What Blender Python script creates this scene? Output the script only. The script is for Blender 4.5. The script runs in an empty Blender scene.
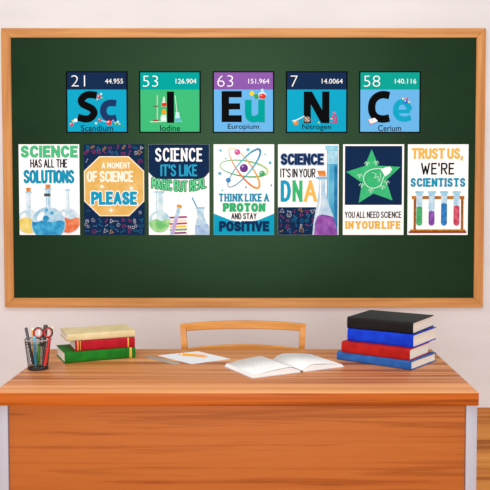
import bpy, bmesh, math, random
from mathutils import Vector, Matrix
from mathutils.geometry import tessellate_polygon
random.seed(4)
C = bpy.context.scene.collection
S = bpy.context.scene

# ---------------------------------------------------------------- camera, light, exposure
F_PX, PCX, PCY, PITCH, EYE = 808.0, 261.0, 227.0, math.atan(0.0425), 1.41
cd = bpy.data.cameras.new('camera'); cam = bpy.data.objects.new('camera', cd); C.objects.link(cam)
cd.sensor_width = 36; cd.lens = F_PX / 490 * 36
cd.shift_x = (245 - PCX) / 490; cd.shift_y = (PCY - 245) / 490
cam.location = (0, 0, EYE); cam.rotation_euler = (math.pi / 2 - PITCH, 0, 0)
S.camera = cam
w = bpy.data.worlds.new('world'); S.world = w; w.use_nodes = True
w.node_tree.nodes['Background'].inputs[0].default_value = (1.0, 0.985, 0.985, 1)
w.node_tree.nodes['Background'].inputs[1].default_value = 0.62
def area(name, loc, target, size, power, col=(1, 1, 1)):
    d = bpy.data.lights.new(name, 'AREA'); d.shape = 'RECTANGLE'; d.size, d.size_y = size; d.energy = power; d.color = col
    o = bpy.data.objects.new(name, d); C.objects.link(o); o.location = loc
    o.rotation_euler = (Vector(target) - Vector(loc)).to_track_quat('-Z', 'Y').to_euler()
    return o
area('ceiling_panel_light', (-0.4, 1.7, 4.3), (-0.1, 4.8, 0.8), (3.2, 1.6), 62, (1, .985, .96))
area('board_glow_light', (-0.35, -6.0, 2.2), (-.1, 5.0, 1.4), (3.1, 2.6), 520, (1, 1, 1))  # unseen area light added behind the camera to give the board its central glow
S.view_settings.view_transform = 'Standard'; S.view_settings.look = 'None'
S.view_settings.gamma = 1; S.view_settings.use_curve_mapping = False
S.view_settings.exposure = 0.12

# ---------------------------------------------------------------- helpers
def ray(px, py):
    x = (px - PCX) / F_PX; y = -(py - PCY) / F_PX
    return Vector((x, math.cos(PITCH) + y * math.sin(PITCH), -math.sin(PITCH) + y * math.cos(PITCH)))
def on_z(px, py, z):
    d = ray(px, py); t = (z - EYE) / d.z; return Vector((d.x * t, d.y * t, z))
def on_y(px, py, Y):
    d = ray(px, py); t = Y / d.y; return Vector((d.x * t, Y, EYE + d.z * t))
def lin(h):
    h = h.lstrip('#'); v = [int(h[i:i + 2], 16) / 255 for i in (0, 2, 4)]
    return tuple((c / 12.92 if c <= .04045 else ((c + .055) / 1.055) ** 2.4) for c in v) + (1,)
MATS = {}
def new_mat(name):
    m = bpy.data.materials.new(name); m.use_nodes = True
    return m, m.node_tree, m.node_tree.nodes['Principled BSDF']
def mat(h, rough=.6, metal=0, spec=.5, gain=1.0, name=None):
    k = (h, rough, metal, spec, gain)
    if k in MATS: return MATS[k]
    m, nt, b = new_mat(name or 'paint_' + h.lstrip('#'))
    c = lin(h); c = tuple(min(x * gain, .95) for x in c[:3]) + (1,)
    # a faint mottling keeps every surface procedural
    n = nt.nodes.new('ShaderNodeTexNoise'); n.inputs['Scale'].default_value = 90
    tc = nt.nodes.new('ShaderNodeTexCoord'); nt.links.new(tc.outputs['Object'], n.inputs['Vector'])
    mx = nt.nodes.new('ShaderNodeMixRGB'); mx.inputs[1].default_value = tuple(x * .96 for x in c[:3]) + (1,)
    mx.inputs[2].default_value = tuple(min(1, x * 1.03) for x in c[:3]) + (1,)
    nt.links.new(n.outputs['Fac'], mx.inputs[0]); nt.links.new(mx.outputs[0], b.inputs['Base Color'])
    b.inputs['Roughness'].default_value = rough; b.inputs['Metallic'].default_value = metal
    b.inputs['Specular IOR Level'].default_value = spec
    MATS[k] = m; return m
def ink(h): return mat(h, .85, 0, .03, .93)
def wash(h1, h2, scale=30):
    k = ('wash', h1, h2, scale)
    if k in MATS: return MATS[k]
    m, nt, b = new_mat('watercolour_' + h1)
    tc = nt.nodes.new('ShaderNodeTexCoord'); n = nt.nodes.new('ShaderNodeTexNoise')
    n.inputs['Scale'].default_value = scale; n.inputs['Detail'].default_value = 4
    r = nt.nodes.new('ShaderNodeValToRGB')
    r.color_ramp.elements[0].position = .35; r.color_ramp.elements[1].position = .65
    r.color_ramp.elements[0].color = tuple(x * .93 for x in lin(h1)[:3]) + (1,); r.color_ramp.elements[1].color = tuple(x * .93 for x in lin(h2)[:3]) + (1,)
    nt.links.new(tc.outputs['Object'], n.inputs['Vector']); nt.links.new(n.outputs['Fac'], r.inputs[0])
    nt.links.new(r.outputs[0], b.inputs['Base Color']); b.inputs['Roughness'].default_value = .85
    b.inputs['Specular IOR Level'].default_value = .1
    MATS[k] = m; return m
def wood(name, cols, scale, rough=.4, plank=None, spec=.5, detail=5, bump=.03, planes='y'):
    """streaky grain: noise stretched along one axis; scale = (x, y, z) frequencies"""
    m, nt, b = new_mat(name)
    tc = nt.nodes.new('ShaderNodeTexCoord')
    mp = nt.nodes.new('ShaderNodeMapping'); mp.inputs['Scale'].default_value = scale
    nt.links.new(tc.outputs['Object'], mp.inputs['Vector'])
    n = nt.nodes.new('ShaderNodeTexNoise'); n.inputs['Scale'].default_value = 1; n.inputs['Detail'].default_value = detail
    n.inputs['Roughness'].default_value = .55; n.inputs['Distortion'].default_value = .3
    nt.links.new(mp.outputs[0], n.inputs['Vector'])
    fac = n.outputs['Fac']
    if plank:
        # plank index along the given axis gives each plank its own tone
        sp = nt.nodes.new('ShaderNodeSeparateXYZ'); nt.links.new(tc.outputs['Object'], sp.inputs[0])
        mu = nt.nodes.new('ShaderNodeMath'); mu.operation = 'MULTIPLY'; mu.inputs[1].default_value = 1 / plank
        nt.links.new(sp.outputs['Y' if planes == 'y' else 'Z'], mu.inputs[0])
        fl = nt.nodes.new('ShaderNodeMath'); fl.operation = 'FLOOR'; nt.links.new(mu.outputs[0], fl.inputs[0])
        wn = nt.nodes.new('ShaderNodeTexWhiteNoise'); wn.noise_dimensions = '1D'; nt.links.new(fl.outputs[0], wn.inputs['W'])
        ms = nt.nodes.new('ShaderNodeMath'); ms.operation = 'MULTIPLY_ADD'; ms.inputs[1].default_value = .22
        nt.links.new(wn.outputs['Value'], ms.inputs[0])
        sb = nt.nodes.new('ShaderNodeMath'); sb.operation = 'SUBTRACT'; sb.inputs[1].default_value = .11
        nt.links.new(fac, sb.inputs[0]); nt.links.new(sb.outputs[0], ms.inputs[2]); fac = ms.outputs[0]
    r = nt.nodes.new('ShaderNodeValToRGB'); e = r.color_ramp.elements
    e[0].position, e[1].position = cols[0][0], cols[-1][0]; e[0].color, e[1].color = lin(cols[0][1]), lin(cols[-1][1])
    for p, c in cols[1:-1]: x = e.new(p); x.color = lin(c)
    nt.links.new(fac, r.inputs[0]); nt.links.new(r.outputs[0], b.inputs['Base Color'])
    b.inputs['Roughness'].default_value = rough; b.inputs['Specular IOR Level'].default_value = spec
    bp = nt.nodes.new('ShaderNodeBump'); bp.inputs['Strength'].default_value = bump; bp.inputs['Distance'].default_value = .01
    nt.links.new(n.outputs['Fac'], bp.inputs['Height']); nt.links.new(bp.outputs[0], b.inputs['Normal'])
    return m

def link(name, me, m=None, parent=None, loc=None, rot=None):
    o = bpy.data.objects.new(name, me); C.objects.link(o)
    if m is not None and not me.materials: me.materials.append(m)
    if parent: o.parent = parent
    if loc is not None: o.location = loc
    if rot is not None: o.rotation_euler = rot
    return o
def from_bm(name, bm, m, parent=None, loc=None, rot=None, smooth=False):
    me = bpy.data.meshes.new(name); bmesh.ops.recalc_face_normals(bm, faces=bm.faces); bm.to_mesh(me); bm.free()
    if smooth:
        for p in me.polygons: p.use_smooth = True
        me.set_sharp_from_angle(angle=math.radians(40))
    return link(name, me, m, parent, loc, rot)
def tag(o, label=None, cat=None, group=None, kind=None):
    if label: o['label'] = label
    if cat: o['category'] = cat
    if group: o['group'] = group
    if kind: o['kind'] = kind
    return o
def empty(name, loc, rz=0, rot=None):
    o = bpy.data.objects.new(name, None); C.objects.link(o); o.location = loc
    o.rotation_euler = rot or (0, 0, rz); o.empty_display_size = .05; return o
def add_box(bm, x0, x1, y0, y1, z0, z1, bev=0, seg=2):
    r = bmesh.ops.create_cube(bm, size=1)
    vs = r['verts']
    for v in vs: v.co = Vector(((x0 + x1) / 2 + v.co.x * (x1 - x0), (y0 + y1) / 2 + v.co.y * (y1 - y0), (z0 + z1) / 2 + v.co.z * (z1 - z0)))
    if bev:
        es = list({e for v in vs for e in v.link_edges})
        bmesh.ops.bevel(bm, geom=es, offset=bev, segments=seg, profile=.5, affect='EDGES')
def box(name, x0, x1, y0, y1, z0, z1, m, parent=None, bev=0, smooth=True):
    bm = bmesh.new(); add_box(bm, x0, x1, y0, y1, z0, z1, bev)
    return from_bm(name, bm, m, parent, smooth=smooth and bev > 0)
def add_tube(bm, pts, rad, seg=10, closed=False, cap=True):
    """tube through points; rad is a number or a list"""
    pts = [Vector(p) for p in pts]; n = len(pts)
    rs = rad if isinstance(rad, (list, tuple)) else [rad] * n
    rings = []; up = None
    for i, p in enumerate(pts):
        a = pts[(i - 1) % n] if (closed or i > 0) else p; b = pts[(i + 1) % n] if (closed or i < n - 1) else p
        t = (b - a).normalized()
        if up is None:
            up = Vector((0, 0, 1)) if abs(t.z) < .9 else Vector((1, 0, 0))
        s = t.cross(up).normalized(); up = s.cross(t).normalized()
        rings.append([bm.verts.new(p + (s * math.cos(k * 2 * math.pi / seg) + up * math.sin(k * 2 * math.pi / seg)) * rs[i]) for k in range(seg)])
    m = n if closed else n - 1
    for i in range(m):
        A, B = rings[i], rings[(i + 1) % n]
        for k in range(seg): bm.faces.new((A[k], A[(k + 1) % seg], B[(k + 1) % seg], B[k]))
    if cap and not closed:
        bm.faces.new(rings[0]); bm.faces.new(rings[-1])
def tube(name, pts, rad, m, parent=None, seg=12, closed=False, smooth=True):
    bm = bmesh.new(); add_tube(bm, pts, rad, seg, closed); return from_bm(name, bm, m, parent, smooth=smooth)
def add_sweep(bm, pts, prof_fn):
    """rectangular section swept along points; prof_fn(i) gives four corner offsets"""
    rings = []
    for i, p in enumerate(pts): rings.append([bm.verts.new(Vector(p) + Vector(o)) for o in prof_fn(i)])
    for A, B in zip(rings, rings[1:]):
        k = len(A)
        for j in range(k): bm.faces.new((A[j], A[(j + 1) % k], B[(j + 1) % k], B[j]))
    bm.faces.new(rings[0]); bm.faces.new(rings[-1])

# ---------------------------------------------------------------- materials of the setting
def wall_mat():
    m, nt, b = new_mat('wall_plaster')
    tc = nt.nodes.new('ShaderNodeTexCoord'); n = nt.nodes.new('ShaderNodeTexNoise'); n.inputs['Scale'].default_value = 2.2; n.inputs['Detail'].default_value = 8
    mp = nt.nodes.new('ShaderNodeMapping'); mp.inputs['Scale'].default_value = (.6, 1, 1.8)
    nt.links.new(tc.outputs['Object'], mp.inputs['Vector']); nt.links.new(mp.outputs[0], n.inputs['Vector'])
    r = nt.nodes.new('ShaderNodeValToRGB'); r.color_ramp.elements[0].position = .3; r.color_ramp.elements[1].position = .72
    r.color_ramp.elements[0].color = lin('cfcbcb'); r.color_ramp.elements[1].color = lin('d9d5d5')
    nt.links.new(n.outputs['Fac'], r.inputs[0]); nt.links.new(r.outputs[0], b.inputs['Base Color'])
    b.inputs['Roughness'].default_value = .9; b.inputs['Specular IOR Level'].default_value = .2
    n2 = nt.nodes.new('ShaderNodeTexNoise'); n2.inputs['Scale'].default_value = 60; n2.inputs['Detail'].default_value = 4
    bp = nt.nodes.new('ShaderNodeBump'); bp.inputs['Strength'].default_value = .05; nt.links.new(tc.outputs['Object'], n2.inputs['Vector'])
    nt.links.new(n2.outputs['Fac'], bp.inputs['Height']); nt.links.new(bp.outputs[0], b.inputs['Normal'])
    return m
M_WALL = wall_mat()
DESK_COLS = [(.24, '7c3c1a'), (.35, 'a8602f'), (.42, 'c67c44'), (.55, 'd48c52'), (.74, 'e4a368')]
M_DESK = wood('desk_laminate_wood', DESK_COLS, (.45, 26, 26), .4, plank=.062, spec=.3)
M_EDGE = wood('desk_edge_wood', [(.3, '7e3a0e'), (.45, 'ab5416'), (.6, 'b85e1e'), (.75, 'c46e2c')], (1.1, 30, 55), .5, spec=.15)
M_PANEL = wood('desk_panel_wood', [(.34, '581f06'), (.41, '88441a'), (.46, 'a85c28'), (.53, 'ae622c'), (.58, '985020'), (.63, 'b0642e'), (.8, 'bc7440')], (.4, 8, 15), .55, spec=.12, detail=7)
M_FLOOR = wood('floor_plank_wood', [(.3, 'a0581c'), (.45, 'c67832'), (.6, 'd4863c'), (.75, 'e09850')], (.6, 9, 9), .6, plank=.24, spec=.1)
M_FRAME_H = wood('board_frame_wood_horizontal', [(.3, 'ae7238'), (.5, 'c28649'), (.72, 'd09658')], (1.5, 40, 40), .5, spec=.3)
M_FRAME_V = wood('board_frame_wood_upright', [(.3, 'ab6e36'), (.5, 'c08347'), (.72, 'cf9456')], (40, 40, 1.5), .5, spec=.3)
M_CHAIR = wood('chair_honey_wood', [(.3, 'b87428'), (.5, 'cb8738'), (.72, 'd8994a')], (3, 14, 30), .4, spec=.35)
M_STEEL = mat('a9a9b3', .5, .0, .3, 1, 'light_grey_painted_steel')

# ---------------------------------------------------------------- setting
WALL_Y = 5.2526
tag(box('floor', -4, 4, -1.5, WALL_Y + .1, -.1, 0, M_FLOOR), kind='structure')
tag(box('wall_back', -4, 4, WALL_Y, WALL_Y + .12, 0, 3.4, M_WALL), kind='structure')

# ---------------------------------------------------------------- chalkboard
BY = WALL_Y - .03                      # frame front
a0 = on_y(1.3, 28, BY); a1 = on_y(484.6, 307.3, BY)
bx0, bx1, bz0, bz1 = a0.x - .003, 1.4425, a1.z, a0.z
FW = .060
def board_mat():
    m, nt, b = new_mat('green_chalkboard')
    tc = nt.nodes.new('ShaderNodeTexCoord'); n = nt.nodes.new('ShaderNodeTexNoise'); n.inputs['Scale'].default_value = 1.6; n.inputs['Detail'].default_value = 7
    mp = nt.nodes.new('ShaderNodeMapping'); mp.inputs['Scale'].default_value = (1, 1, 1.8)
    nt.links.new(tc.outputs['Object'], mp.inputs['Vector']); nt.links.new(mp.outputs[0], n.inputs['Vector'])
    r = nt.nodes.new('ShaderNodeValToRGB'); r.color_ramp.elements[0].position = .3; r.color_ramp.elements[1].position = .75
    r.color_ramp.elements[0].color = lin('0b1f10'); r.color_ramp.elements[1].color = lin('112a16')
    nt.links.new(n.outputs['Fac'], r.inputs[0]); nt.links.new(r.outputs[0], b.inputs['Base Color'])
    b.inputs['Roughness'].default_value = .37; b.inputs['Specular IOR Level'].default_value = .19; b.inputs['Specular Tint'].default_value = (.55, 1, .55, 1)
    return m
board = empty('chalkboard', ((bx0 + bx1) / 2, WALL_Y, bz0)); tag(board, 'large green chalkboard with a light wooden frame hung on the wall', 'chalkboard')
def local_box(name, x0, x1, y0, y1, z0, z1, m, parent, bev=0):
    L = parent.location
    return box(name, x0 - L.x, x1 - L.x, y0 - L.y, y1 - L.y, z0 - L.z, z1 - L.z, m, parent, bev)
local_box('writing_surface', bx0 + .02, bx1 - .02, WALL_Y - .018, WALL_Y - .001, bz0 + .02, bz1 - .02, board_mat(), board)
def frame_rail(pts, m):
    L = board.location; bm = bmesh.new()
    f = [bm.verts.new((x - L.x, BY - L.y, z - L.z)) for x, z in pts]; b = [bm.verts.new((x - L.x, -.0005, z - L.z)) for x, z in pts]
    bm.faces.new(f); bm.faces.new(b)
    for i in range(4): bm.faces.new((f[i], f[(i + 1) % 4], b[(i + 1) % 4], b[i]))
    bmesh.ops.bevel(bm, geom=bm.edges[:], offset=.0035, segments=2, affect='EDGES')
    from_bm('frame_rail', bm, m, board, smooth=True)
frame_rail([(bx0, bz1), (bx1, bz1), (bx1 - FW, bz1 - FW), (bx0 + FW, bz1 - FW)], M_FRAME_H)
frame_rail([(bx0, bz0), (bx1, bz0), (bx1 - FW, bz0 + FW), (bx0 + FW, bz0 + FW)], M_FRAME_H)
frame_rail([(bx0, bz0), (bx0, bz1), (bx0 + FW, bz1 - FW), (bx0 + FW, bz0 + FW)], M_FRAME_V)
frame_rail([(bx1, bz0), (bx1, bz1), (bx1 - FW, bz1 - FW), (bx1 - FW, bz0 + FW)], M_FRAME_V)

# ---------------------------------------------------------------- desk
DZ = .75
p = on_z(-7.4, 392.5, DZ); q = on_z(479, 392.5, DZ); r_ = on_z(431, 349, DZ)
dx0, dx1, dy0, dy1 = p.x, q.x, p.y, r_.y
DT = .0445
desk = empty('desk', ((dx0 + dx1) / 2, (dy0 + dy1) / 2, 0)); tag(desk, 'wide wooden teacher desk with a pale grey frame in front of the chalkboard', 'desk')
local_box('desktop', dx0, dx1, dy0, dy1, DZ - DT, DZ, M_DESK, desk, .0025)
local_box('edge_band', dx0 + .001, dx1 - .001, dy0 - .0022, dy0 + .0004, DZ - DT + .001, DZ - .0025, M_EDGE, desk, .0006)
zl = DZ - DT
lx0 = on_y(-3.6, 410, dy0 + .012).x; lx1 = on_y(7.6, 410, dy0 + .012).x; rx0 = on_y(466.3, 410, dy0 + .012).x; rx1 = on_y(477.3, 410, dy0 + .012).x
for X0, X1 in ((lx0, lx1), (rx0, rx1)):
    for Y0 in (dy0 + .012, dy1 - .05):
        local_box('leg', X0, X1, Y0, Y0 + .036, 0, zl, M_STEEL, desk, .002)
local_box('modesty_panel', lx1 + .0015, rx0 - .0015, dy0 + .02, dy0 + .038, .3, zl, M_PANEL, desk, .001)
for X0, X1 in ((lx0, lx1), (rx0, rx1)):
    local_box('side_rail', X0 + .004, X1 - .004, dy0 + .048, dy1 - .05, zl - .045, zl, M_STEEL, desk, .001)
    local_box('foot_rail', X0 + .004, X1 - .004, dy0 + .048, dy1 - .05, .10, .135, M_STEEL, desk, .001)
local_box('rear_rail', lx1, rx0, dy1 - .045, dy1 - .02, zl - .04, zl, M_STEEL, desk, .001)

# ---------------------------------------------------------------- chair behind the desk
CY = 3.56
cl = on_y(180.6, 324, CY); cr = on_y(305.6, 324, CY); ccx = (cl.x + cr.x) / 2
HW = (cr.x - cl.x) / 2
chair = empty('wooden_chair', (ccx, CY - .2, 0)); tag(chair, 'honey coloured wooden chair with an arched backrest tucked behind the desk', 'chair')
def arch_rail(name, hw, ztop_mid, ztop_end, h_mid, h_end, dy, bow, th=.022):
    bm = bmesh.new(); pts = []; hs = []
    for i in range(25):
        t = -1 + 2 * i / 24; s = t * t
        pts.append((hw * t, .2 + dy + bow * (1 - s), ztop_mid + (ztop_end - ztop_mid) * s)); hs.append(h_mid + (h_end - h_mid) * s)
    def pr(i):
        h = hs[i]; b = .003
        return [(0, -th / 2 + b, 0), (0, th / 2 - b, 0), (0, th / 2, -b), (0, th / 2, -h + b), (0, th / 2 - b, -h), (0, -th / 2 + b, -h), (0, -th / 2, -h + b), (0, -th / 2, -b)]
    add_sweep(bm, pts, pr); return from_bm(name, bm, M_CHAIR, chair, smooth=True)
zt = on_y(243, 321.8, CY).z; ze = on_y(181, 324, CY).z
arch_rail('top_rail', HW, zt, ze, .036, .032, 0, .035, .024)
zm = on_y(243, 345.2, CY).z; zme = on_y(186, 348.5, CY).z
arch_rail('middle_rail', HW - .018, zm, zme, .05, .04, -.006, .03, .018)
def post(sx):
    bm = bmesh.new()
    # square-section rear upright from the floor to the top rail, leaning inwards slightly at the seat
    pts = [(sx * (HW - .030), .235, 0), (sx * (HW - .030), .20, .42), (sx * (HW - .024), .193, .62), (sx * (HW - .0115), .2, ze - .012)]
    ws = [.015, .018, .0135, .0125]
    def pr(i):
        a = ws[i]; return [(-a, -.016, 0), (a, -.016, 0), (a, .016, 0), (-a, .016, 0)]
    add_sweep(bm, pts, pr); bmesh.ops.bevel(bm, geom=bm.edges[:], offset=.002, segments=2, affect='EDGES')
    from_bm('rear_leg', bm, M_CHAIR, chair, smooth=True)
    tube('front_leg', [(sx * (HW - .04), -.2, 0), (sx * (HW - .035), -.195, .43)], [.014, .019], M_CHAIR, chair)
    tube('side_stretcher', [(sx * (HW - .038), -.198, .2), (sx * (HW - .028), .215, .2)], .009, M_CHAIR, chair)
post(-1); post(1)
box('seat', -HW + .01, HW - .01, -.225, .19, .425, .455, M_CHAIR, chair, .012)
tube('front_stretcher', [(-HW + .037, -.197, .28), (HW - .037, -.197, .28)], .009, M_CHAIR, chair)

# ---------------------------------------------------------------- books
M_PAGE = None
def page_mat():
    m, nt, b = new_mat('book_page_edges')
    tc = nt.nodes.new('ShaderNodeTexCoord'); mp = nt.nodes.new('ShaderNodeMapping'); mp.inputs['Scale'].default_value = (3, 3, 1400)
    n = nt.nodes.new('ShaderNodeTexNoise'); n.inputs['Scale'].default_value = 1; n.inputs['Detail'].default_value = 3
    r = nt.nodes.new('ShaderNodeValToRGB'); r.color_ramp.elements[0].position = .3; r.color_ramp.elements[1].position = .7
    r.color_ramp.elements[0].color = lin('d8cebf'); r.color_ramp.elements[1].color = lin('f6eee2')
    nt.links.new(tc.outputs['Object'], mp.inputs['Vector']); nt.links.new(mp.outputs[0], n.inputs['Vector']); nt.links.new(n.outputs['Fac'], r.inputs[0])
    nt.links.new(r.outputs[0], b.inputs['Base Color']); b.inputs['Roughness'].default_value = .8
    return m
M_PAGE = page_mat()
def cloth_mat(h1, h2, rough=.55, spec=.15):
    m, nt, b = new_mat('book_cloth_' + h1)
    tc = nt.nodes.new('ShaderNodeTexCoord'); n = nt.nodes.new('ShaderNodeTexNoise'); n.inputs['Scale'].default_value = 22; n.inputs['Detail'].default_value = 8
    r = nt.nodes.new('ShaderNodeValToRGB'); r.color_ramp.elements[0].position = .3; r.color_ramp.elements[1].position = .7
    r.color_ramp.elements[0].color = lin(h1); r.color_ramp.elements[1].color = lin(h2)
    nt.links.new(tc.outputs['Object'], n.inputs['Vector']); nt.links.new(n.outputs['Fac'], r.inputs[0]); nt.links.new(r.outputs[0], b.inputs['Base Color'])
    n2 = nt.nodes.new('ShaderNodeTexNoise'); n2.inputs['Scale'].default_value = 900
    bp = nt.nodes.new('ShaderNodeBump'); bp.inputs['Strength'].default_value = .12; bp.inputs['Distance'].default_value = .001
    nt.links.new(tc.outputs['Object'], n2.inputs['Vector']); nt.links.new(n2.outputs['Fac'], bp.inputs['Height']); nt.links.new(bp.outputs[0], b.inputs['Normal'])
    b.inputs['Roughness'].default_value = rough; b.inputs['Specular IOR Level'].default_value = spec
    return m
def hardback(label, pl, pr, z0, depth, T, cm, group, bands=(), hinge=True, band_mat=None):
    """spine runs from pl to pr (points on the support), pages away from the viewer"""
    A = on_z(pl[0], pl[1], z0); B = on_z(pr[0], pr[1], z0); L = (B - A).length; yaw = math.atan2(B.y - A.y, B.x - A.x)
    root = empty('hardcover_book', A, yaw); tag(root, label, 'book', group)
    t = .0032; sp = []
    N = 10
    def U(off, r0):
        out = [(depth - off * 0, off)]
        for k in range(N + 1):
            a = -math.pi / 2 - math.pi * k / N
            out.append((.007 + off * .6 + (.007 - off * .4) * math.cos(a), T / 2 + (T / 2 - off) * math.sin(a)))
        out.append((depth, T - off)); return out
    # squarer spine: superellipse
    def V(off):
        out = [(depth, off)]
        for k in range(N + 1):
            a = -math.pi / 2 - math.pi * k / N; c, s = math.cos(a), math.sin(a)
            y = .009 - (.009 - off) * abs(c) ** .55; z = T / 2 + (T / 2 - off) * (1 if s > 0 else -1) * abs(s) ** .55
            out.append((y, z))
        out.append((depth, T - off)); return out
    outer, inner = V(0), V(t)
    bm = bmesh.new(); prof = outer + inner[::-1]
    a = [bm.verts.new((0, y, z)) for y, z in prof]; b = [bm.verts.new((L, y, z)) for y, z in prof]; n = len(prof); m_ = len(outer)
    for i in range(n): bm.faces.new((a[i], a[(i + 1) % n], b[(i + 1) % n], b[i]))
    for i in range(m_ - 1):
        for R in (a, b): bm.faces.new((R[i], R[i + 1], R[n - 2 - i], R[n - 1 - i]))
    from_bm('cover', bm, cm, root, smooth=True)
    e = .0035
    pb = bmesh.new(); add_box(pb, e, L - e, .006, depth - .005, t, T - t)
    from_bm('page_block', pb, M_PAGE, root)
    for x, wd in bands:
        bb = bmesh.new(); g = .0005
        pts = [(.009 - (.009) * abs(math.cos(-math.pi / 2 - math.pi * k / N)) ** .55 - g, T / 2 + (T / 2 + g) * (1 if math.sin(-math.pi / 2 - math.pi * k / N) > 0 else -1) * abs(math.sin(-math.pi / 2 - math.pi * k / N)) ** .55) for k in range(1, N)]
        u = [bb.verts.new((x * L - wd / 2, y, z)) for y, z in pts]; v = [bb.verts.new((x * L + wd / 2, y, z)) for y, z in pts]
        for i in range(len(pts) - 1): bb.faces.new((u[i], u[i + 1], v[i + 1], v[i]))
        ob = from_bm('gold_band', bb, band_mat or mat('d8b24a', .35, .35, .5, 1, 'gold_foil'), root, smooth=True)
    return root
G1 = 'books stacked on the right of the desk'
z = DZ
hardback('steel blue hardcover book at the bottom of the right stack', (336.7, 359.6), (411, 370.5), z, .215, .0335, cloth_mat('1f4e90', '2e61a8'), G1); z += .0335
hardback('bright red hardcover book under the royal blue book in the right stack', (341.4, 352.3), (409.5, 361), z, .185, .0435, cloth_mat('94100c', 'b21c14'), G1); z += .0435
hardback('royal blue hardcover book under the black book', (347.3, 340.6), (413, 348.2), z, .225, .0495, cloth_mat('0428a8', '0e3ec8'), G1); z += .0495
hardback('thick black hardcover book on top of the right stack', (347, 328.2), (412.9, 334.6), z, .225, .045, cloth_mat('0d0a08', '16120f', .5, .2), G1); z += .045
G2 = 'books stacked on the left of the desk'
z = DZ
hardback('green hardcover book with one gold spine band at the bottom of the left stack', (64.8, 363.7), (135.5, 357.6), z, .175, .042, cloth_mat('0a5a10', '1a761a'), G2, bands=[(.93, .010)]); z += .042
hardback('dark red hardcover book with gold spine lines between green and beige books', (75.2, 351.6), (135, 347.2), z, .155, .0395, cloth_mat('930516', 'ac1022'), G2, bands=[(.045, .004), (.085, .002), (.885, .0055)]); z += .0395
hardback('beige hardcover book with soft worn cover on top of the left stack', (67.2, 341.8), (135, 336.9), z, .165, .0275, cloth_mat('c6b283', 'd4c296', .6), G2); z += .0275

# ---------------------------------------------------------------- open book
def page_top_mat():
    m, nt, b = new_mat('printed_pages')
    tc = nt.nodes.new('ShaderNodeTexCoord'); sp = nt.nodes.new('ShaderNodeSeparateXYZ'); nt.links.new(tc.outputs['Object'], sp.inputs[0])
    def math_(op, a, bval, c=None):
        x = nt.nodes.new('ShaderNodeMath'); x.operation = op
        for i, v in enumerate((a, bval, c)):
            if v is None: continue
            if isinstance(v, (int, float)): x.inputs[i].default_value = v
            else: nt.links.new(v, x.inputs[i])
        return x.outputs[0]
    s = math_('SINE', math_('MULTIPLY', sp.outputs['Y'], 2 * math.pi / .0085), 0)
    line = math_('GREATER_THAN', s, .1)
    n = nt.nodes.new('ShaderNodeTexNoise'); n.inputs['Scale'].default_value = 260; nt.links.new(tc.outputs['Object'], n.inputs['Vector'])
    line = math_('MULTIPLY', line, math_('GREATER_THAN', n.outputs['Fac'], .47))
    ax = math_('ABSOLUTE', sp.outputs['X'], 0)
    for lo, hi, src in ((.022, .158, ax), (.022, .2, sp.outputs['Y'])):
        line = math_('MULTIPLY', line, math_('MULTIPLY', math_('GREATER_THAN', src, lo), math_('LESS_THAN', src, hi)))
    up = nt.nodes.new('ShaderNodeNewGeometry'); s3 = nt.nodes.new('ShaderNodeSeparateXYZ'); nt.links.new(up.outputs['Normal'], s3.inputs[0])
    line = math_('MULTIPLY', line, math_('GREATER_THAN', s3.outputs['Z'], .5))
    mx = nt.nodes.new('ShaderNodeMixRGB'); mx.inputs[1].default_value = lin('e2e0dd'); mx.inputs[2].default_value = lin('cac7c4')
    nt.links.new(line, mx.inputs[0]); nt.links.new(mx.outputs[0], b.inputs['Base Color']); b.inputs['Roughness'].default_value = .75
    return m
ob_o = on_z(301.5, 372.2, DZ)
yaw = math.radians(29)
obook = empty('open_book', ob_o, yaw); tag(obook, 'open white book lying face up in the middle of the desk', 'book')
M_PT = page_top_mat()
def page_half(sx, W, H, lean):
    bm = bmesh.new(); N = 22; front = []; back = []
    prof = []
    for i in range(N + 1):
        t = i / N
        zt = .004 + .019 * math.sin(min(1, t / .32) * math.pi / 2) ** 1 * (1 - .62 * max(0, (t - .2) / .8) ** 1.1)
        prof.append((t, zt))
    fr = [bm.verts.new((sx * (t * W), 0, zt)) for t, zt in prof]; bk = [bm.verts.new((sx * (t * W) + lean * sx * t, H, zt)) for t, zt in prof]
    # fore edge fans out to the cover
    ff = [bm.verts.new((sx * (t * (W + .006)), 0, .0022)) for t, zt in prof]; fb = [bm.verts.new((sx * (t * (W + .006)) + lean * sx * t, H, .0022)) for t, zt in prof]
    for i in range(N):
        bm.faces.new((fr[i], fr[i + 1], bk[i + 1], bk[i])); bm.faces.new((ff[i], ff[i + 1], fb[i + 1], fb[i]))
        bm.faces.new((fr[i], fr[i + 1], ff[i + 1], ff[i])); bm.faces.new((bk[i], bk[i + 1], fb[i + 1], fb[i]))
    bm.faces.new((fr[N], bk[N], fb[N], ff[N])); bm.faces.new((fr[0], bk[0], fb[0], ff[0]))
    from_bm('page_half', bm, M_PT, obook, smooth=True)
    # a lifted top leaf
    bm = bmesh.new()
    u = [bm.verts.new((sx * t * (W - .004), .001, zt + .0008 + .0025 * math.sin(t * math.pi))) for t, zt in prof]
    v = [bm.verts.new((sx * t * (W - .004) + lean * sx * t, H - .001, zt + .0008 + .004 * math.sin(t * math.pi))) for t, zt in prof]
    for i in range(N): bm.faces.new((u[i], u[i + 1], v[i + 1], v[i]))
    o = from_bm('top_leaf', bm, M_PT, obook, smooth=True)
    md = o.modifiers.new('thickness', 'SOLIDIFY'); md.thickness = .0003
page_half(-1, .198, .222, .0); page_half(1, .180, .222, .0)
bm = bmesh.new(); add_box(bm, -.208, .190, -.003, .226, 0, .002, .0008)
from_bm('cover', bm, mat('c9c6c6', .6, 0, .1), obook)
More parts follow.
